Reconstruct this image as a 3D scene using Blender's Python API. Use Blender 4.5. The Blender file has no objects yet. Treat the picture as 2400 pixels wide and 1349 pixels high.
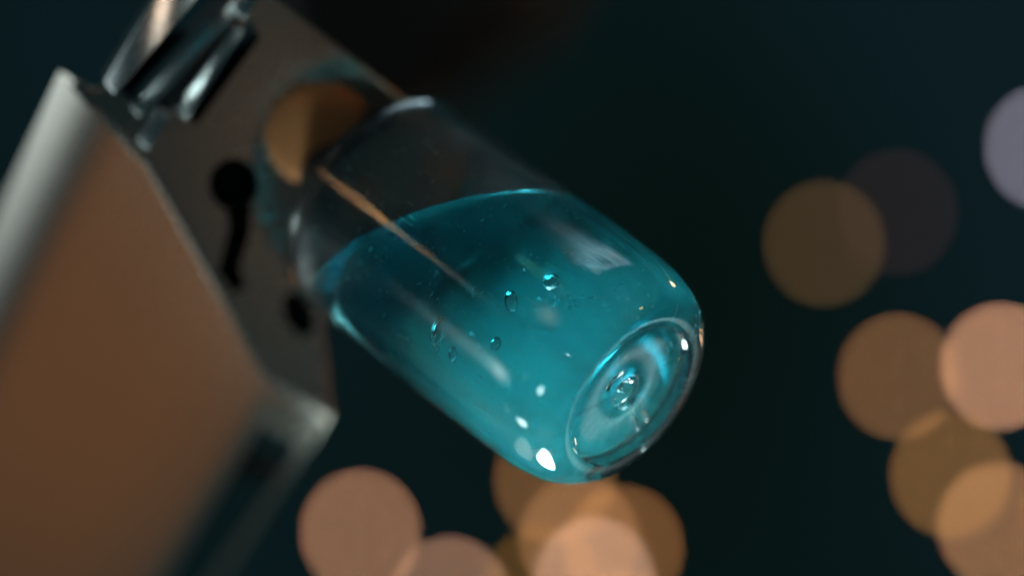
import bpy, bmesh, math, random
from mathutils import Vector, Matrix
random.seed(7)
# ------------------------------------------------------------------ frame of reference
# Everything is laid out in millimetres in a working frame (x right, y up, z towards the
# lens, origin on the focal plane) and then turned so that world +Z is the plumb line,
# i.e. the normal of the liquid's surface.  1 Blender unit = 1 m.
S_PX = 0.03375                       # mm per pixel of the photograph on the focal plane
DIST = 225.0                         # lens to focal plane, mm
UP = Vector((-0.187, 0.890, -0.416)).normalized()
_x = Vector((1, 0, 0)); _x = (_x - _x.dot(UP) * UP).normalized()
_y = UP.cross(_x)
ROT = Matrix((_x, _y, UP))           # working frame -> world axes
LIFT = Vector((0, 0, 0.30))
def W(v):   return (ROT @ Vector(v)) * 0.001 + LIFT
def WD(v):  return ROT @ Vector(v)
def cs(px, py, z=0.0):
    k = S_PX * (DIST - z) / DIST
    return Vector(((px - 1200) * k, -(py - 674.5) * k, z))

# ------------------------------------------------------------------ camera, world, lamps
scene = bpy.context.scene
cd = bpy.data.cameras.new('camera'); cam = bpy.data.objects.new('camera', cd)
scene.collection.objects.link(cam); scene.camera = cam
cd.lens = 100; cd.sensor_width = 36; cd.clip_start = 0.005; cd.clip_end = 50
cam.matrix_world = Matrix.Translation(W((0, 0, DIST))) @ ROT.to_4x4()
cd.dof.use_dof = True; cd.dof.focus_distance = (DIST - 1.0) * 0.001
FSTOP = 6.3; cd.dof.aperture_fstop = FSTOP; cd.dof.aperture_ratio = 1.04

world = bpy.data.worlds.new('World'); scene.world = world; world.use_nodes = True
bg = world.node_tree.nodes['Background']
bg.inputs[0].default_value = (0.24, 0.54, 0.64, 1); bg.inputs[1].default_value = 0.037

scene.view_settings.view_transform = 'Standard'; scene.view_settings.look = 'None'
scene.view_settings.exposure = 0; scene.view_settings.gamma = 1
cy = scene.cycles
cy.max_bounces = 24; cy.transmission_bounces = 18; cy.glossy_bounces = 8; cy.volume_bounces = 3
cy.diffuse_bounces = 3; cy.transparent_max_bounces = 12
cy.caustics_refractive = True; cy.caustics_reflective = True
cy.sample_clamp_indirect = 40.0; cy.blur_glossy = 0.2
cy.use_adaptive_sampling = False; cy.use_denoising = True

# vial geometry (mm)
R_OUT, R_IN = 10.25, 9.3
AX = Vector((0.671, -0.503, 0.545)).normalized()       # towards the base
E1 = Vector((0.6, 0.8, 0.0)); E1 = (E1 - E1.dot(AX) * AX).normalized()
FR = E1.cross(AX).normalized()
if FR.z < 0: FR = -FR
BASE = cs(1481, 926, 0.0)
def cyl_hit(px, py, r=R_OUT, back=False):
    """where the sight line through a picture point meets the vial's wall"""
    o = Vector((0, 0, DIST)); d = (cs(px, py) - o).normalized()
    oc = o - BASE
    d2 = d - d.dot(AX) * AX; o2 = oc - oc.dot(AX) * AX
    a = d2.dot(d2); b = 2 * d2.dot(o2); c = o2.dot(o2) - r * r
    q = max(b * b - 4 * a * c, 0.0)
    t = (-b + (1 if back else -1) * math.sqrt(q)) / (2 * a)
    p = o + d * t
    n = (p - BASE); n = (n - n.dot(AX) * AX).normalized()
    return p, n, d
CA, CB, CN = 3.1, 7.0, 2.3             # the foot's rounding: radial size, axial size, fullness
def r_out(h):
    if h >= CB: return R_OUT
    u = min((CB - h) / CB, 1.0)
    return R_OUT - CA + CA * (1 - u ** CN) ** (1 / CN)
def skin_hit(px, py):
    """where the sight line meets the rounded outside of the vial, and the normal there"""
    o = Vector((0, 0, DIST)); d = (cs(px, py) - o).normalized(); t = DIST - 25
    while t < DIST + 60:
        p = o + d * t; q = p - BASE; h = -q.dot(AX)
        if h > 0 and (q + AX * h).length < r_out(h): break
        t += 0.02
    q = p - BASE; h = -q.dot(AX); rad = (q + AX * h).normalized()
    sl = (r_out(h + 0.02) - r_out(max(h - 0.02, 0))) / 0.04
    return p, (rad + AX * sl).normalized(), d
def mirror(px, py, s):
    """a point s mm away that the wall mirrors to the lens at this picture point"""
    p, n, d = skin_hit(px, py)
    return p + (d - 2 * d.dot(n) * n).normalized() * s, p

# plane of the metal case's end face
GX, GY = -0.00903, -0.01397
def rz(px, py): return -14.0 + (px - 335) * GX + (py - 345) * GY     # depth of the end face
def on_R(px, py, lift=0.0):
    p = cs(px, py, 0.0); o = Vector((0, 0, DIST)); d = (p - o)
    # intersect the sight line with the plane of the end face
    p0 = cs(335, 345, -14); t = (p0 - o).dot(NR) / d.dot(NR)
    return o + d * t + NR * lift
_a = cs(335, 345, rz(335, 345)); _b = cs(620, 885, rz(620, 885)); _c = cs(660, 0, rz(660, 0))
NR = (_b - _a).cross(_c - _a).normalized()
if NR.z < 0: NR = -NR
def mirror_R(px, py, s):
    p = on_R(px, py); d = (p - Vector((0, 0, DIST))).normalized()
    return p + (d - 2 * d.dot(NR) * NR).normalized() * s, p
def area(name, loc, aim, sx, sy, power, col, xdir=None, soft=0.0, grad=0.0, tex=None, snoot=None):
    """a soft box; soft: share of its face over which it fades to the rim; grad: fades along its length"""
    l = bpy.data.lights.new(name, 'AREA'); l.shape = 'RECTANGLE'
    l.size = sx * 0.001; l.size_y = sy * 0.001; l.energy = power; l.color = col
    if snoot:                                # honeycomb: light only within this half angle, same brightness on its axis
        h = math.radians(snoot); l.spread = 2 * h; l.energy = power * (math.tan(h) - h) / math.tan(h)
    o = bpy.data.objects.new(name, l); scene.collection.objects.link(o)
    z = -(WD(Vector(aim) - Vector(loc))).normalized()
    x = WD(xdir).normalized() if xdir is not None else (Vector((0, 0, 1)).cross(z) if abs(z.z) < .95 else Vector((1, 0, 0)))
    x = (x - x.dot(z) * z).normalized(); y = z.cross(x)
    m = Matrix((x, y, z)).transposed().to_4x4(); m.translation = W(loc)
    o.matrix_world = m
    if soft or tex or grad:
        l.use_nodes = True; nt = l.node_tree; em = nt.nodes['Emission']; L = nt.links.new
        geo = nt.nodes.new('ShaderNodeNewGeometry'); sep = nt.nodes.new('ShaderNodeSeparateXYZ'); L(geo.outputs['Parametric'], sep.inputs[0])
        def mth(op, a, b=None):
            n = nt.nodes.new('ShaderNodeMath'); n.operation = op
            for i, v in enumerate((a, b)):
                if v is None: continue
                if isinstance(v, (int, float)): n.inputs[i].default_value = v
                else: L(v, n.inputs[i])
            return n.outputs[0]
        val = None
        if soft:
            for k in (0, 1):
                d = mth('SUBTRACT', 1.0, mth('ABSOLUTE', mth('SUBTRACT', mth('MULTIPLY', sep.outputs[k], 2.0), 1.0)))
                r = nt.nodes.new('ShaderNodeMapRange'); r.interpolation_type = 'SMOOTHSTEP'; r.inputs[2].default_value = soft; L(d, r.inputs[0])
                val = r.outputs[0] if val is None else mth('MULTIPLY', val, r.outputs[0])
        if grad:
            g = mth('POWER', sep.outputs[0] if grad > 0 else mth('SUBTRACT', 1.0, sep.outputs[0]), abs(grad))
            val = g if val is None else mth('MULTIPLY', val, g)
        if tex:
            mp = nt.nodes.new('ShaderNodeMapping'); mp.inputs['Scale'].default_value = tex[0]
            no = nt.nodes.new('ShaderNodeTexNoise'); no.inputs['Scale'].default_value = 1; no.inputs['Detail'].default_value = 3
            rp = nt.nodes.new('ShaderNodeMapRange'); rp.inputs[1].default_value = tex[1]; rp.inputs[2].default_value = tex[2]; rp.inputs[3].default_value = tex[3]
            L(geo.outputs['Parametric'], mp.inputs[0]); L(mp.outputs[0], no.inputs[0]); L(no.outputs[0], rp.inputs[0])
            val = rp.outputs[0] if val is None else mth('MULTIPLY', val, rp.outputs[0])
        L(val, em.inputs['Strength'])
    return o
def strip(name, a, b, s, width, power, col, **kw):
    """a lamp whose mirror image runs from a to b on the vial; width across, in mm of lamp"""
    la, pa = mirror(*a, s); lb, pb = mirror(*b, s)
    mid = (la + lb) / 2; z = ((pa + pb) / 2 - mid).normalized()
    x = (AX - AX.dot(z) * z).normalized()
    return area(name, mid, (pa + pb) / 2, max(abs((la - lb).dot(x)), 4), width, power, col, x, **kw)

MID = BASE - AX * 11
COOL = (0.84, 1, 0.97)
# small cool lamps at the left (the hot points on the wall), each with the soft glow of its shade
strip('cool_lamp_a', (1248, 892), (1282, 930), 200, 60, 0.34, COOL, soft=0.9, snoot=8)
strip('cool_lamp_b', (1192, 968), (1248, 1000), 200, 48, 0.34, COOL, soft=0.9, snoot=8)
strip('cool_lamp_c', (1324, 824), (1338, 838), 200, 12, 0.03, COOL, soft=0.9, snoot=8)
strip('cool_shade_a', (880, 665), (1215, 885), 200, 80, 0.26, (0.75, 1, 0.96), soft=1.0, grad=-0.5, snoot=14)
strip('cool_shade_c', (1010, 545), (1330, 765), 200, 90, 0.16, (0.78, 0.97, 0.9), soft=1.0, grad=0.6, snoot=14)
strip('warm_led_strip', (805, 440), (1085, 662), 200, 11, 0.016, (1, 0.50, 0.20), grad=-1.3, tex=((90, 5, 1), 0.42, 0.62, 0.0))
# window overhead
strip('window_light', (1300, 530), (1440, 630), 200, 150, 0.11, (0.62, 0.88, 1.0), soft=0.35, tex=((2.5, 14, 1), 0.35, 0.65, 0.05))
# broad lamps
area('warm_table_lamp', (-222, -190, -102), (-29, -3, -26), 190, 190, 0.024, (1, 0.40, 0.11), soft=0.8)
area('cool_side_lamp', (-325, 20, -135), (-38, 8, -15), 300, 300, 0.65, (0.80, 0.97, 1), soft=1.0)
area('key_lamp', (0, -82, -26), BASE - AX * 4, 52, 52, 2.3, (0.78, 1, 0.99), soft=0.5, snoot=15)  # unseen lamp added below the vial to make the liquid glow
def mirror_base(px, py, s):
    o = Vector((0, 0, DIST)); d = (cs(px, py) - o).normalized(); p = o + d * ((BASE - o).dot(AX) / d.dot(AX))
    return p + (d - 2 * d.dot(AX) * AX).normalized() * s, p
q, p_ = mirror_base(1500, 930, 200); area('cool_foot_lamp', q, p_, 46, 60, 0.02, (0.8, 1, 0.97), soft=1.0, tex=((3, 4, 1), 0.3, 0.7, 0.1))
q, p_ = mirror_R(740, 310, 170); area('warm_bulb_reflection', q, p_, 30, 30, 0.0012, (1, 0.45, 0.16), soft=0.8)
q, p_ = mirror_R(640, 600, 420); area('end_face_fill', q, p_, 300, 300, 0.0026, (0.9, 1, 0.92), soft=0.8)  # unseen lamp added to brighten the end face

area('lower_edge_fill', (-140, -325, -160), (-34, -36, -48), 300, 300, 0.011, (0.8, 1, 0.9), soft=0.8)  # unseen lamp added to lift the lower edge face
q = on_R(470, 150); area('cool_clip_fill', q + Vector((-212, 105, 112)), q, 40, 40, 0.04, (0.85, 1, 0.98), soft=0.6, snoot=3)  # unseen narrow lamp added to whiten the clip blades
def bulb_lamp(loc, power):                     # more of the string lights, outside the picture
    l = bpy.data.lights.new('string_light', 'POINT'); l.shadow_soft_size = 0.005; l.energy = power; l.color = (1, 0.45, 0.17)
    o = bpy.data.objects.new('string_light', l); scene.collection.objects.link(o); o.location = W(loc)
for q in ((140, 90, -120), (170, -50, -190), (170, 30, 50)): bulb_lamp(q, 0.09)

# ------------------------------------------------------------------ material helpers
def mat(name):
    m = bpy.data.materials.new(name); m.use_nodes = True
    nt = m.node_tree; nt.nodes.clear()
    out = nt.nodes.new('ShaderNodeOutputMaterial')
    return m, nt, out
def N(nt, t, **kw):
    n = nt.nodes.new(t)
    for k, v in kw.items():
        if k in n.inputs: n.inputs[k].default_value = v
        else: setattr(n, k, v)
    return n
def principled(name, col, rough=0.5, metal=0.0, bump=0.0, bscale=400.0, rvar=0.0, stretch=(1, 1, 1)):
    m, nt, out = mat(name)
    p = N(nt, 'ShaderNodeBsdfPrincipled', Roughness=rough, Metallic=metal); p.inputs['Base Color'].default_value = (*col, 1)
    tc = N(nt, 'ShaderNodeTexCoord'); mp = N(nt, 'ShaderNodeMapping', Scale=stretch)
    no = N(nt, 'ShaderNodeTexNoise', Scale=bscale, Detail=4.0)
    nt.links.new(tc.outputs['Object'], mp.inputs[0]); nt.links.new(mp.outputs[0], no.inputs['Vector'])
    if bump:
        b = N(nt, 'ShaderNodeBump', Strength=bump, Distance=0.00002)
        nt.links.new(no.outputs[0], b.inputs['Height']); nt.links.new(b.outputs[0], p.inputs['Normal'])
    if rvar:
        mr = N(nt, 'ShaderNodeMapRange'); mr.inputs[3].default_value = rough - rvar; mr.inputs[4].default_value = rough + rvar
        nt.links.new(no.outputs[0], mr.inputs[0]); nt.links.new(mr.outputs[0], p.inputs['Roughness'])
    nt.links.new(p.outputs[0], out.inputs[0])
    return m
M_METAL = principled('satin_metal', (0.60, 0.54, 0.47), 0.28, 1.0, 0.25, 900, 0.04)
M_BRIGHT = principled('polished_steel', (0.74, 0.76, 0.76), 0.22, 1.0, 0.1, 600, 0.05)
M_BLACK = principled('black_plastic', (0.006, 0.007, 0.007), 0.5, 0.0, 0.2, 800)
M_RUBBER = principled('dark_rubber', (0.006, 0.006, 0.005), 0.6, 0.0, 0.4, 900)
M_CLEARGREY = principled('smoky_plastic', (0.05, 0.065, 0.065), 0.18, 0.0, 0.1, 700)

def glass_mat(name, ior, scuffed=False):
    m, nt, out = mat(name); L = nt.links.new
    g = N(nt, 'ShaderNodeBsdfGlass', Roughness=0.0, IOR=ior); L(g.outputs[0], out.inputs[0])
    if scuffed:
        tc = N(nt, 'ShaderNodeTexCoord'); no = N(nt, 'ShaderNodeTexNoise', Scale=260.0, Detail=2.0)
        b = N(nt, 'ShaderNodeBump', Strength=0.06, Distance=0.0002)
        L(tc.outputs['Object'], no.inputs['Vector']); L(no.outputs[0], b.inputs['Height']); L(b.outputs[0], g.inputs['Normal'])
        at = N(nt, 'ShaderNodeAttribute', attribute_name='wall')          # (round, along, 0) in mm
        def layer(scale, lo, hi, rot=0.0):
            mp = N(nt, 'ShaderNodeMapping', Scale=scale, Rotation=(0, 0, rot)); n = N(nt, 'ShaderNodeTexNoise', Scale=1.0, Detail=1.0)
            r = N(nt, 'ShaderNodeMapRange', interpolation_type='SMOOTHSTEP'); r.inputs[1].default_value = lo; r.inputs[2].default_value = hi
            L(at.outputs['Vector'], mp.inputs[0]); L(mp.outputs[0], n.inputs['Vector']); L(n.outputs[0], r.inputs[0]); return r.outputs[0]
        def mul(a, b_, op='MULTIPLY'):
            q = N(nt, 'ShaderNodeMath', operation=op); L(a, q.inputs[0])
            if isinstance(b_, float): q.inputs[1].default_value = b_
            else: L(b_, q.inputs[1])
            return q.outputs[0]
        lines = mul(layer((9.0, 0.22, 1), 0.66, 0.72), layer((0.35, 0.25, 1), 0.5, 0.62))
        nicks = mul(layer((1.1, 7.0, 1), 0.67, 0.73, 0.25), layer((0.6, 0.3, 1), 0.5, 0.6))
        dust = layer((5.0, 5.0, 1), 0.74, 0.78)
        film = mul(layer((0.5, 0.12, 1), 0.35, 0.75), 0.16)
        fac = mul(mul(mul(lines, nicks, 'MAXIMUM'), dust, 'MAXIMUM'), 0.5)
        fac = mul(fac, film, 'MAXIMUM')
        rg = N(nt, 'ShaderNodeBsdfGlass', Roughness=0.35, IOR=ior); mx = N(nt, 'ShaderNodeMixShader')
        L(fac, mx.inputs[0]); L(g.outputs[0], mx.inputs[1]); L(rg.outputs[0], mx.inputs[2]); L(mx.outputs[0], out.inputs[0])
    return m
M_GLASS = glass_mat('clear_glass', 1.5)
M_SCUFFED = glass_mat('scuffed_glass', 1.5, True)
M_SEED = glass_mat('air_in_glass', 1 / 1.5)
M_BUBBLE = glass_mat('air_in_liquid', 1 / 1.34)
M_BUBBLE.node_tree.nodes['Glass BSDF'].inputs['Color'].default_value = (0.78, 0.8, 0.8, 1)  # grey tint darkens the bubbles in place of their dark rim reflections

LIQ_RANGE = (0.007, 0.0195, 75.0, 2.0)      # height over the base (m) and cloudiness
def liquid_mat():
    m, nt, out = mat('teal_liquid')
    g = N(nt, 'ShaderNodeBsdfGlass', Roughness=0.0)
    at = N(nt, 'ShaderNodeAttribute', attribute_name='ior'); nt.links.new(at.outputs['Fac'], g.inputs['IOR'])
    nt.links.new(g.outputs[0], out.inputs[0])
    # lit foot and dark top put into the cloudiness, graded by height with swirls
    ab = N(nt, 'ShaderNodeVolumeAbsorption', Density=200.0); ab.inputs['Color'].default_value = (0.05, 0.73, 0.79, 1)
    sc = N(nt, 'ShaderNodeVolumeScatter', Anisotropy=0.3); sc.inputs['Color'].default_value = (0.18, 0.95, 0.99, 1)
    tc = N(nt, 'ShaderNodeTexCoord'); sp = N(nt, 'ShaderNodeSeparateXYZ'); nt.links.new(tc.outputs['Object'], sp.inputs[0])
    no = N(nt, 'ShaderNodeTexNoise', Scale=110.0, Detail=2.0, Distortion=0.8); nt.links.new(tc.outputs['Object'], no.inputs['Vector'])
    w = N(nt, 'ShaderNodeMath', operation='MULTIPLY_ADD'); w.inputs[1].default_value = 0.012; nt.links.new(no.outputs[0], w.inputs[0]); nt.links.new(sp.outputs[2], w.inputs[2])
    mr = N(nt, 'ShaderNodeMapRange', interpolation_type='SMOOTHSTEP')
    for i, v in enumerate(LIQ_RANGE): mr.inputs[1 + i].default_value = v
    nt.links.new(w.outputs[0], mr.inputs[0]); nt.links.new(mr.outputs[0], sc.inputs['Density'])
    ad = N(nt, 'ShaderNodeAddShader')
    nt.links.new(ab.outputs[0], ad.inputs[0]); nt.links.new(sc.outputs[0], ad.inputs[1]); nt.links.new(ad.outputs[0], out.inputs['Volume'])
    return m
M_LIQUID = liquid_mat()

# ------------------------------------------------------------------ object helpers
def link(o, parent=None):
    scene.collection.objects.link(o)
    if parent: o.parent = parent
    return o
def empty(name, at, label, cat, group=None):
    o = bpy.data.objects.new(name, None); o.location = W(at); o.empty_display_size = 0.005
    o['label'] = label; o['category'] = cat
    if group: o['group'] = group
    return link(o)
def mesh_obj(name, verts, faces, m, parent=None, origin=None, smooth=True):
    """verts in working-frame mm; stored relative to the parent's (or given) origin"""
    org = parent_origin(parent) if parent else (W(origin) if origin is not None else LIFT)
    me = bpy.data.meshes.new(name); me.from_pydata([W(v) - org for v in verts], [], faces)
    for mm in (m if isinstance(m, (list, tuple)) else [m]): me.materials.append(mm)
    me.update()
    if smooth: me.shade_smooth()
    o = bpy.data.objects.new(name, me)
    if not parent: o.location = org
    return link(o, parent)
def parent_origin(p):
    v = p.location.copy()
    while p.parent: p = p.parent; v += p.location
    return v
def smooth_by_angle(o, deg=35):
    o.data.shade_smooth(); o.data.set_sharp_from_angle(angle=math.radians(deg))

# ------------------------------------------------------------------ backdrop
def backdrop():
    m, nt, out = mat('dark_curtain')
    p = N(nt, 'ShaderNodeBsdfDiffuse', Roughness=1.0)
    tc = N(nt, 'ShaderNodeTexCoord'); no = N(nt, 'ShaderNodeTexNoise', Scale=2.6, Detail=2.0, noise_dimensions='4D', W=3.7)
    rp = N(nt, 'ShaderNodeValToRGB'); e = rp.color_ramp.elements
    e[0].position = 0.36; e[0].color = (0.16, 0.34, 0.27, 1); e[1].position = 0.66; e[1].color = (0.30, 0.62, 0.74, 1)
    nt.links.new(tc.outputs['Object'], no.inputs['Vector']); nt.links.new(no.outputs[0], rp.inputs[0])
    nt.links.new(rp.outputs[0], p.inputs[0]); nt.links.new(p.outputs[0], out.inputs[0])
    vs, fs = [], []; n = 60
    for i in range(n + 1):
        x = -900 + 1800 * i / n
        zz = -1150 + 14 * math.sin(i * 1.7) + 8 * math.sin(i * 0.63 + 1)
        vs += [Vector((x, -700, zz)), Vector((x, 700, zz))]
    for i in range(n): fs.append((2 * i, 2 * i + 2, 2 * i + 3, 2 * i + 1))
    o = mesh_obj('backdrop', vs, fs, m, origin=(0, 0, -1150)); o['kind'] = 'structure'
backdrop()

# ------------------------------------------------------------------ metal case
EXT = Vector((-0.58, -0.81, -1.2)).normalized()

def fix_normals(me):
    bm = bmesh.new(); bm.from_mesh(me); bmesh.ops.recalc_face_normals(bm, faces=bm.faces[:]); bm.to_mesh(me); bm.free()
def prism(name, pts, vec, m, parent=None, origin=None, bevel=0.0, seg=3):
    n = len(pts); vs = list(pts) + [p + vec for p in pts]
    fs = [tuple(range(n)), tuple(range(2 * n - 1, n - 1, -1))] + [(i, (i + 1) % n, n + (i + 1) % n, n + i) for i in range(n)]
    o = mesh_obj(name, vs, fs, m, parent, origin, smooth=False)
    fix_normals(o.data)
    if bevel:
        bm = bmesh.new(); bm.from_mesh(o.data)
        es = [e for e in bm.edges if e.calc_face_angle(0) > math.radians(24)]
        bmesh.ops.bevel(bm, geom=es, offset=bevel * 0.001, segments=seg, profile=0.5, affect='EDGES', clamp_overlap=True)
        bm.to_mesh(o.data); bm.free()
        smooth_by_angle(o, 50)
    return o
def cut(o, cutters):
    for c in cutters:
        md = o.modifiers.new('cut', 'BOOLEAN'); md.operation = 'DIFFERENCE'; md.object = c; md.solver = 'EXACT'; md.material_mode = 'TRANSFER'
    dg = bpy.context.evaluated_depsgraph_get(); dg.update()
    me = bpy.data.meshes.new_from_object(o.evaluated_get(dg))
    o.modifiers.clear(); o.data = me
    for c in cutters: bpy.data.objects.remove(c)
    smooth_by_angle(o, 50)

case = empty('metal_case', cs(620, 885, rz(620, 885)), 'blurred satin metal case with a slotted edge, holding the glass vial', 'case')
curve = [(150 + 195 * i / 6, 205 + 180 * i / 6, z) for i, z in enumerate((-5.9, -3.76, -2.27, -1.23, -0.53, -0.13, 0.0))]     # the rounded flank
curve += [(410, 500), (515, 688)]
outline = curve + [(620, 885), (782, 985), (757, 690), (800, 520), (985, 255), (660, -5), (540, -97), (474, -100), (235, 215, -1.5)]
body = prism('body', [on_R(*p) for p in outline], EXT * 85, M_METAL, case, bevel=0.55, seg=3)
def capsule(a, b, w, k=8, square=False):
    a, b = Vector(a), Vector(b); d = (b - a).normalized(); n = Vector((-d.y, d.x)); pts = []
    if square: return [a + n * w, b + n * w, b - n * w, a - n * w]
    for i in range(k + 1):
        t = -math.pi / 2 + math.pi * i / k; pts.append(b + d * math.cos(t) * w + n * math.sin(t) * w)
    for i in range(k + 1):
        t = math.pi / 2 + math.pi * i / k; pts.append(a + d * math.cos(t) * w + n * math.sin(t) * w)
    return pts
def tool(pts2, depth):
    return prism('cutter', [on_R(p[0], p[1], 1.0) for p in pts2], -NR * (depth + 1.0), M_BLACK, case)  # walls of each cut coloured black to hold the recess shade
hook_path = [(548, 420), (560, 480), (562, 540), (545, 600), (535, 630), (562, 680)]  # hook, circle and oval: cuts added in place of dark reflections
hook_w = [58, 30, 26, 24, 26, 16]
def ribbon(path, ws):
    L, Rr = [], []
    for i, p in enumerate(path):
        a = Vector(path[max(i - 1, 0)]); b = Vector(path[min(i + 1, len(path) - 1)]); d = (b - a).normalized(); n = Vector((-d.y, d.x))
        L.append(Vector(p) + n * ws[i]); Rr.append(Vector(p) - n * ws[i])
    return L + Rr[::-1]
circ = [(548 + 58 * math.cos(i * math.pi / 12), 432 + 62 * math.sin(i * math.pi / 12)) for i in range(24)]
oval = [(700 + 34 * math.cos(i * math.pi / 10) + 14 * math.sin(i * math.pi / 10), 735 + 52 * math.sin(i * math.pi / 10)) for i in range(20)]
cutters = [tool([(432, 258), (585, 45), (610, 90), (462, 296)], 5), tool(circ, 4), tool(ribbon(hook_path[1:], hook_w[1:]), 3), tool(oval, 3),
           tool([(262, 205), (470, -70), (560, -60), (420, 175), (330, 268)], 6)]
# slot in the lower edge face (swept by EXT from the short edge)
e0, e1 = on_R(620, 885), on_R(782, 985)
NB = (e1 - e0).cross(EXT).normalized()
if NB.z < 0: NB = -NB
def on_B(u, v, lift=0.0): return e0 + (e1 - e0) * u + EXT * v + NB * lift
sl = [on_B(0.28, 6.5, 1), on_B(0.80, 6.5, 1), on_B(0.80, 78, 1), on_B(0.28, 78, 1)]
c = prism('cutter', sl, -NB * 5, M_BLACK, case); cutters.append(c)  # slot walls black as well, inner shade put into the colour
cut(body, cutters)
wn = body.modifiers.new('weighted_normals', 'WEIGHTED_NORMAL'); wn.keep_sharp = True

def bar(name, a, b, wa, wb, lift, thick, m, bev=0.25, tilt=0.0):
    """a bar lying on the end face; tilt: how much lower (mm) its left flank lies"""
    a, b = Vector(a), Vector(b); d = (b - a).normalized(); n = Vector((-d.y, d.x))
    q = [(a + n * wa, 0), (b + n * wb, 0), (b - n * wb, tilt), (a - n * wa, tilt)]
    return prism(name, [on_R(p.x, p.y, lift - t) for p, t in q], -NR * thick, m, case, bevel=bev, seg=3)
bar('clip_blade', (252, 200), (440, -60), 10, 40, 2.4, 2.5, M_BRIGHT, 0.25, 2.4)
bar('clip_blade', (315, 262), (590, -30), 15, 14, 1.0, 2.5, M_BRIGHT, 0.25, 0.9)
bar('clip_blade', (416, 262), (556, 52), 14, 16, 2.0, 2.5, M_BRIGHT, 0.35, 1.3)
bar('smoky_window', (370, 250), (560, 10), 32, 20, 0.0, 2.0, M_CLEARGREY)
bar('clip_tab', (330, 335), (385, 250), 15, 17, 1.6, 2.0, M_BRIGHT, 0.25, 1.0)
bar('clip_tab', (552, 28), (600, -40), 16, 18, 1.6, 2.0, M_BRIGHT, 0.25, 1.0)
# domed orange disc added in place of a warm glow by the vial's mouth
M_WARM_GLOW = principled('warm_glow', (0.60, 0.28, 0.12), 0.7, 1.0, 0.2, 700)
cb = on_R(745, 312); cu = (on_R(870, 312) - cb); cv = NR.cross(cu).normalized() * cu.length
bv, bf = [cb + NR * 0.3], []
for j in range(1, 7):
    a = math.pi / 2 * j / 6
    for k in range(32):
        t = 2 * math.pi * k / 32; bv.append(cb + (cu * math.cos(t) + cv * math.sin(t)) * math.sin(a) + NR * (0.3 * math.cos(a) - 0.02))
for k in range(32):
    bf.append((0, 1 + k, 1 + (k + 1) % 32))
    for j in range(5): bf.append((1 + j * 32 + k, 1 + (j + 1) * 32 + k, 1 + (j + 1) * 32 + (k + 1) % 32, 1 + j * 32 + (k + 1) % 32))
bo = mesh_obj('warm_glow_disc', bv, bf, M_WARM_GLOW, case)
# pale rib lying inside the lower slot
prism('slot_rib', [on_B(0.34, 18, -2.2), on_B(0.80, 14.5, -2.2), on_B(0.80, 16.5, -2.2), on_B(0.34, 20.5, -2.2)], -NB * 1.5, M_CLEARGREY, case, bevel=0.2)

# black block far behind the vial's upper end
blk = prism('black_bracket', [cs(x, y, -150) for x, y in ((560, -120), (1420, -120), (1300, 30), (1040, 240), (860, 300), (640, 180))], Vector((0, 0, -40)), M_BLACK, None, cs(900, 60, -150), bevel=4, seg=2)
blk['label'] = 'dark out-of-focus black block behind the upper end of the vial'; blk['category'] = 'bracket'

# ------------------------------------------------------------------ vial
VL = 31.0                                                   # glass length, mm
SEG = 128
def P(r, phi, h): return BASE - AX * h + (E1 * math.cos(phi) + FR * math.sin(phi)) * r
H0, HX, HF = 21.8, -0.75, -0.03                            # the liquid's level over the base, and its slopes across the vial
def level(r, phi): return H0 + HX * r * math.cos(phi) + HF * r * math.sin(phi)
def menis(r): return 0.1 * math.exp(-(R_IN - r) / 0.9)
#                                                    # outer corner radius
def outer_profile():
    pr = [(0.0, 1.75), (0.35, 1.7), (0.62, 1.35), (0.9, 0.92), (1.25, 0.78), (1.8, 0.84), (2.5, 0.90), (3.4, 0.90), (4.3, 0.84), (5.0, 0.74), (5.5, 0.55), (5.85, 0.24), (6.1, 0.06)]
    pr = [(r * 1.07, h) for r, h in pr if r * 1.07 < R_OUT - CA - 0.3]
    for i in range(0, 15):
        h = CB * (1 - math.cos(math.pi / 2 * i / 14)); pr.append((r_out(h), h))
    for h in (8, 10, 14, 20, 26, VL): pr.append((R_OUT, h))
    return pr
def floor_profile():
    pr = [(0.0, 3.0), (0.5, 2.95), (1.0, 2.6), (1.7, 2.25), (2.8, 2.2), (4.2, 2.1), (5.2, 1.95), (6.2, 1.72)]
    for i in range(1, 13):
        u = 1 - math.cos(math.pi / 2 * i / 12)
        pr.append((R_IN - 3.1 + 3.1 * (1 - (1 - u) ** 2.3) ** (1 / 2.3), 1.65 + 5.4 * u))
    return pr
def subdiv(pr, n=3):
    out = []
    for i in range(len(pr) - 1):                            # Catmull-Rom through the profile
        p0 = pr[max(i - 1, 0)]; p1 = pr[i]; p2 = pr[i + 1]; p3 = pr[min(i + 2, len(pr) - 1)]
        for k in range(n):
            t = k / n
            out.append(tuple(0.5 * ((2 * p1[j]) + (-p0[j] + p2[j]) * t + (2 * p0[j] - 5 * p1[j] + 4 * p2[j] - p3[j]) * t * t + (-p0[j] + 3 * p1[j] - 3 * p2[j] + p3[j]) * t ** 3) for j in (0, 1)))
    out.append(pr[-1])
    return out
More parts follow.
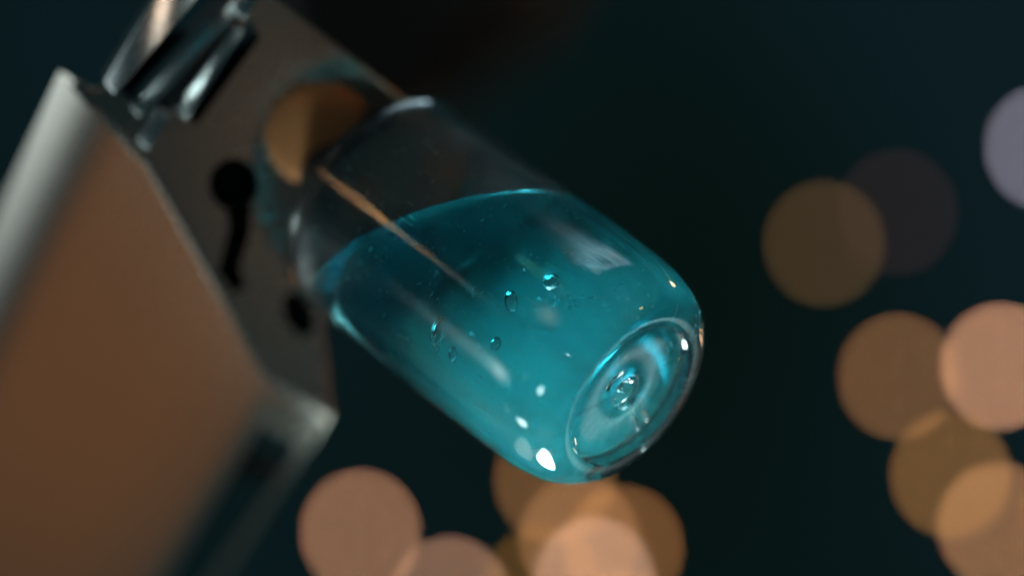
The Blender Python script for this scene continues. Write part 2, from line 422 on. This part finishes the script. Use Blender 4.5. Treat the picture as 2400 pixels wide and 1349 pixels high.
def lathe(rows, flip=False):
    """rows: list of functions/tuples giving (r, h) per angle; first row may be a pole"""
    vs, fs, idx = [], [], []
    for row in rows:
        if not callable(row) and row[0] < 1e-6:
            vs.append(P(0, 0, row[1])); idx.append([len(vs) - 1] * SEG); continue
        ids = []
        for k in range(SEG):
            phi = 2 * math.pi * k / SEG
            r, h = row(phi) if callable(row) else row
            vs.append(P(r, phi, h)); ids.append(len(vs) - 1)
        idx.append(ids)
    for i in range(len(idx) - 1):
        for k in range(SEG):
            a, b, c_, d = idx[i][k], idx[i][(k + 1) % SEG], idx[i + 1][(k + 1) % SEG], idx[i + 1][k]
            f = [a, b, c_, d]; f = [x for j, x in enumerate(f) if x not in f[:j]]
            fs.append(tuple(f[::-1] if flip else f))
    return vs, fs
def orient(o, fn):
    """flip the mesh so that normals agree with fn(centre, normal) > 0 for most faces"""
    s = sum(1 if fn(p.center, p.normal) > 0 else -1 for p in o.data.polygons)
    if s < 0: o.data.flip_normals()

vial = empty('glass_vial', BASE, 'clear round-bottomed glass vial half full of teal liquid, tilted out of the metal case', 'vial')
wax = WD(AX)
def radial_out(c, n):                                       # c relative to BASE in world axes
    q = c - wax * c.dot(wax); return q.dot(n)
vs, fs = lathe(subdiv(outer_profile()))
glass = mesh_obj('glass_wall', vs, fs, M_SCUFFED, vial)
wa = glass.data.attributes.new('wall', 'FLOAT_VECTOR', 'CORNER'); vals = []
for pl in glass.data.polygons:
    us = []
    for li in pl.loop_indices:
        v = Vector(vs[glass.data.loops[li].vertex_index]) - BASE; h = -v.dot(AX); q = v + AX * h
        us.append([math.atan2(q.dot(FR), q.dot(E1)) * R_OUT, h + (R_OUT - q.length)])
    if max(u[0] for u in us) - min(u[0] for u in us) > 20:
        for u in us: u[0] += 2 * math.pi * R_OUT if u[0] < 0 else 0
    for u in us: vals += [u[0], u[1], 0.0]
wa.data.foreach_set('vector', vals)
orient(glass, radial_out)
# inner wall above the liquid and the rim (open towards the liquid, whose own skin is the glass/liquid interface)
contact = lambda phi: (R_IN, level(R_IN, phi) + menis(R_IN))
rows = [contact] + [(lambda phi, t=t: (R_IN, contact(phi)[1] * (1 - t) + VL * t)) for t in (0.15, 0.35, 0.6, 0.85, 1.0)]
vs, fs = lathe(rows)
inner = mesh_obj('inner_wall', vs, fs, M_GLASS, vial)
orient(inner, lambda c, n: -radial_out(c, n))
# black plug added so the tube's empty far end reads dark
vs, fs = lathe([(0.0, 29.3), (4.0, 29.3), (8.6, 29.4), (9.2, 29.9), (9.2, VL - 0.05), (0.0, VL - 0.05)])
st = mesh_obj('dark_plug', vs, fs, M_RUBBER, vial, smooth=False); fix_normals(st.data); smooth_by_angle(st, 40)

vs, fs = lathe([(0.0, VL + 0.02), (3.6, VL + 0.02), (3.6, VL + 9), (0.0, VL + 9)])
nk = mesh_obj('neck', vs, fs, M_RUBBER, vial, smooth=False); fix_normals(nk.data); smooth_by_angle(nk, 40)

liquid = empty('teal_liquid', BASE, 'bubbly teal liquid lying in the lower part of the tilted glass vial', 'liquid')
fl = subdiv(floor_profile())
hf = fl[-1][1]
rows = fl + [(lambda phi, t=t: (R_IN, hf * (1 - t) + contact(phi)[1] * t)) for t in (0.2, 0.4, 0.6, 0.8, 1.0)]
top_rows = [(lambda phi, r=r: (r, level(r, phi) + menis(r))) for r in (9.25, 9.15, 8.95, 8.6, 8.1, 7.4, 6.5, 5, 3, 1)] + [(0.0, H0)]
vs, fs = lathe(rows + top_rows)
nwall = (len(rows) - 1) * SEG
skin = mesh_obj('liquid_body', vs, fs, M_LIQUID, liquid)
fix_normals(skin.data)
orient(skin, radial_out)
at = skin.data.attributes.new('ior', 'FLOAT', 'FACE')
at.data.foreach_set('value', [1.34 / 1.5 if i < nwall else 1.34 for i in range(len(skin.data.polygons))])

# air bubbles against the front wall of the liquid
def bubble_mesh(name, segs=20, rings=12):
    me = bpy.data.meshes.new(name); bm = bmesh.new()
    bmesh.ops.create_uvsphere(bm, u_segments=segs, v_segments=rings, radius=1.0); bm.to_mesh(me); bm.free()
    me.materials.append(M_BUBBLE); me.shade_smooth(); return me
BUB = bubble_mesh('air_bubble')
def frame_at(p):
    n = (p - BASE); n = (n - n.dot(AX) * AX).normalized(); t = n.cross(AX).normalized()
    return n, t
def bubble(px, py, w, h, rot=0.0, r=None, flat=0.8, pos=None):
    """w, h: half sizes in picture pixels; rot: turn in the picture"""
    sx, sy = w * S_PX, h * S_PX
    if pos is None:
        p, _, _ = cyl_hit(px, py, r or (R_IN - min(sx, sy) * 0.95 - 0.08))
    else: p = pos
    a = math.radians(rot)
    ux = Vector((math.cos(a), -math.sin(a), 0)); uy = Vector((math.sin(a), math.cos(a), 0)); uz = Vector((0, 0, 1))
    m = Matrix((WD(ux) * sx * 0.001, WD(uy) * sy * 0.001, WD(uz) * min(sx, sy) * flat * 0.001)).transposed().to_4x4()
    m.translation = W(p) - W(BASE)
    o = bpy.data.objects.new('air_bubble', BUB); link(o, liquid); o.matrix_local = m
    return o
for b in [(1295, 670, 20, 20, 0), (1205, 711, 16, 26, -12), (1042, 774, 19, 36, 22), (1172, 806, 14, 16, 20), (1075, 826, 12, 19, 0),
          (1038, 812, 8, 9, 0), (1115, 781, 5, 5, 0), (925, 768, 9, 9, 0), (1033, 640, 6, 7, 0), (1028, 648, 4, 4, 0), (1232, 640, 4, 4, 0), (1268, 705, 4, 4, 0)]:
    bubble(*b)
# bubbles resting over the floor of the vial
def floor_pt(px, py, h=2.6):
    o = Vector((0, 0, DIST)); d = cs(px, py) - o; c0 = BASE - AX * h
    return o + d * ((c0 - o).dot(AX) / d.dot(AX))
for px, py, w, h, rot in [(1440, 892, 32, 46, 18), (1548, 792, 15, 32, -38), (1598, 856, 6, 6, 0), (1585, 905, 5, 5, 0), (1575, 775, 7, 5, 0)]:
    bubble(px, py, w, h, rot, pos=floor_pt(px, py, 3.9 if w > 20 else 3.3))
# two long seeds of air drawn into the glass of the foot
SEED = BUB.copy(); SEED.name = 'glass_seed'; SEED.materials.clear(); SEED.materials.append(M_SEED)
for px, py, w, h, rot in [(1474, 962, 9, 50, -27), (1500, 950, 8, 40, -27), (1492, 1032, 10, 11, 0)]:
    o = bubble(px, py, w, h, rot, pos=floor_pt(px, py, 1.35)); o.name = 'glass_seed'; o.data = SEED; o.parent = vial
# fizz: specks along the old waterline on the front wall
vs, fs = [], []
def speck(p, r):
    b = len(vs)
    for v in ((1, 0, 0), (-1, 0, 0), (0, 1, 0), (0, -1, 0), (0, 0, 1), (0, 0, -1)): vs.append(p + Vector(v) * r)
    for f in ((0, 2, 4), (2, 1, 4), (1, 3, 4), (3, 0, 4), (2, 0, 5), (1, 2, 5), (3, 1, 5), (0, 3, 5)): fs.append(tuple(b + i for i in f))
for i in range(46):
    t = random.random(); px = 1270 + 200 * t + random.gauss(0, 5); py = 728 - 42 * t ** 0.7 + random.gauss(0, 9)
    speck(cyl_hit(px, py, R_IN - 0.25)[0], random.uniform(0.05, 0.14))
for i in range(60):
    px, py = random.uniform(960, 1500), random.uniform(560, 960)
    speck(cyl_hit(px, py, R_IN - 0.2)[0], random.uniform(0.03, 0.075))
fz = mesh_obj('fizz', vs, fs, M_BUBBLE, liquid); fix_normals(fz.data); fz['kind'] = 'stuff'

# a bead of water on the upper side of the vial's neck
# ------------------------------------------------------------------ string-light bulbs, far out of focus
ZB = -363.0
def bulb_mat(name, col, s):
    m, nt, out = mat(name); e = N(nt, 'ShaderNodeEmission', Strength=s); e.inputs[0].default_value = (*col, 1)
    nt.links.new(e.outputs[0], out.inputs[0]); return m
def lin(c): return tuple(((x / 255 + 0.055) / 1.055) ** 2.4 if x > 10 else x / 255 / 12.92 for x in c)
RB = 1.5
AP = 100 / (2 * FSTOP); BLUR = AP * (DIST - ZB - DIST) / DIST
COV = (RB / BLUR) ** 2
bme = bpy.data.meshes.new('bulb_glass'); bm = bmesh.new(); bmesh.ops.create_uvsphere(bm, u_segments=24, v_segments=16, radius=RB * 0.001); bm.to_mesh(bme); bm.free(); bme.shade_smooth()
sme = bpy.data.meshes.new('bulb_socket'); bm = bmesh.new()
bmesh.ops.create_cone(bm, cap_ends=True, segments=16, radius1=RB * 0.0006, radius2=RB * 0.0005, depth=RB * 0.0022, matrix=Matrix.Translation((0, 0, RB * 0.0019))); bm.to_mesh(sme); bm.free(); sme.materials.append(M_BLACK)
bulbs = [((845, 1246), (128, 94, 70), 'warm peach light disc low left, alone beside the metal case'),
 ((1300, 1125), (98, 70, 42), 'dull amber light disc half hidden behind the vial bottom'),
 ((1357, 1262), (106, 76, 52), 'tan light disc in the bottom cluster, touching the dull amber one below the vial'),
 ((1460, 1283), (104, 72, 42), 'brown light disc at the right side of the bottom cluster'),
 ((1393, 1358), (128, 104, 90), 'brightest pale peach light disc in the bottom cluster, cut by the lower edge'),
 ((1055, 1402), (124, 94, 74), 'greyish peach light disc between lone left disc and bottom cluster'),
 ((1272, 1376), (78, 56, 26), 'dimmest olive brown light disc in the bottom cluster'),
 ((1480, 1486), (120, 90, 66), 'light disc barely peeking over the lower edge under the bottom cluster'),
 ((1932, 570), (60, 49, 32), 'dim olive light disc right of the vial, left of a fainter one'),
 ((2102, 497), (31, 29, 27), 'faintest reddish light disc behind the dim olive one'),
 ((2106, 882), (100, 72, 46), 'brown light disc at the left of the right-hand cluster'),
 ((2346, 858), (158, 116, 88), 'bright peach light disc cut by the right edge'),
 ((2228, 1111), (104, 75, 42), 'amber brown light disc in the middle of the right-hand cluster'),
 ((2338, 1230), (130, 94, 64), 'tan light disc at the bottom right corner'),
 ((2450, 345), (98, 98, 108), 'lavender white light disc cut by the right edge near the top')]
BASEC = Vector(lin((9, 24, 21)))
for (px, py), c3, lab in bulbs:
    c = Vector(lin(c3)) - BASEC * 0.8
    c = Vector([max(v, 0.0005) for v in c]); mx = max(c)
    e = empty('string_light_bulb', cs(px, py, ZB), lab, 'light bulb', 'out-of-focus string lights in the dark')
    me = bme.copy(); me.materials.append(bulb_mat('bulb_glow', tuple(c / mx), mx / COV))
    g = bpy.data.objects.new('bulb_glass', me); link(g, e)
    s = bpy.data.objects.new('bulb_socket', sme); link(s, e)
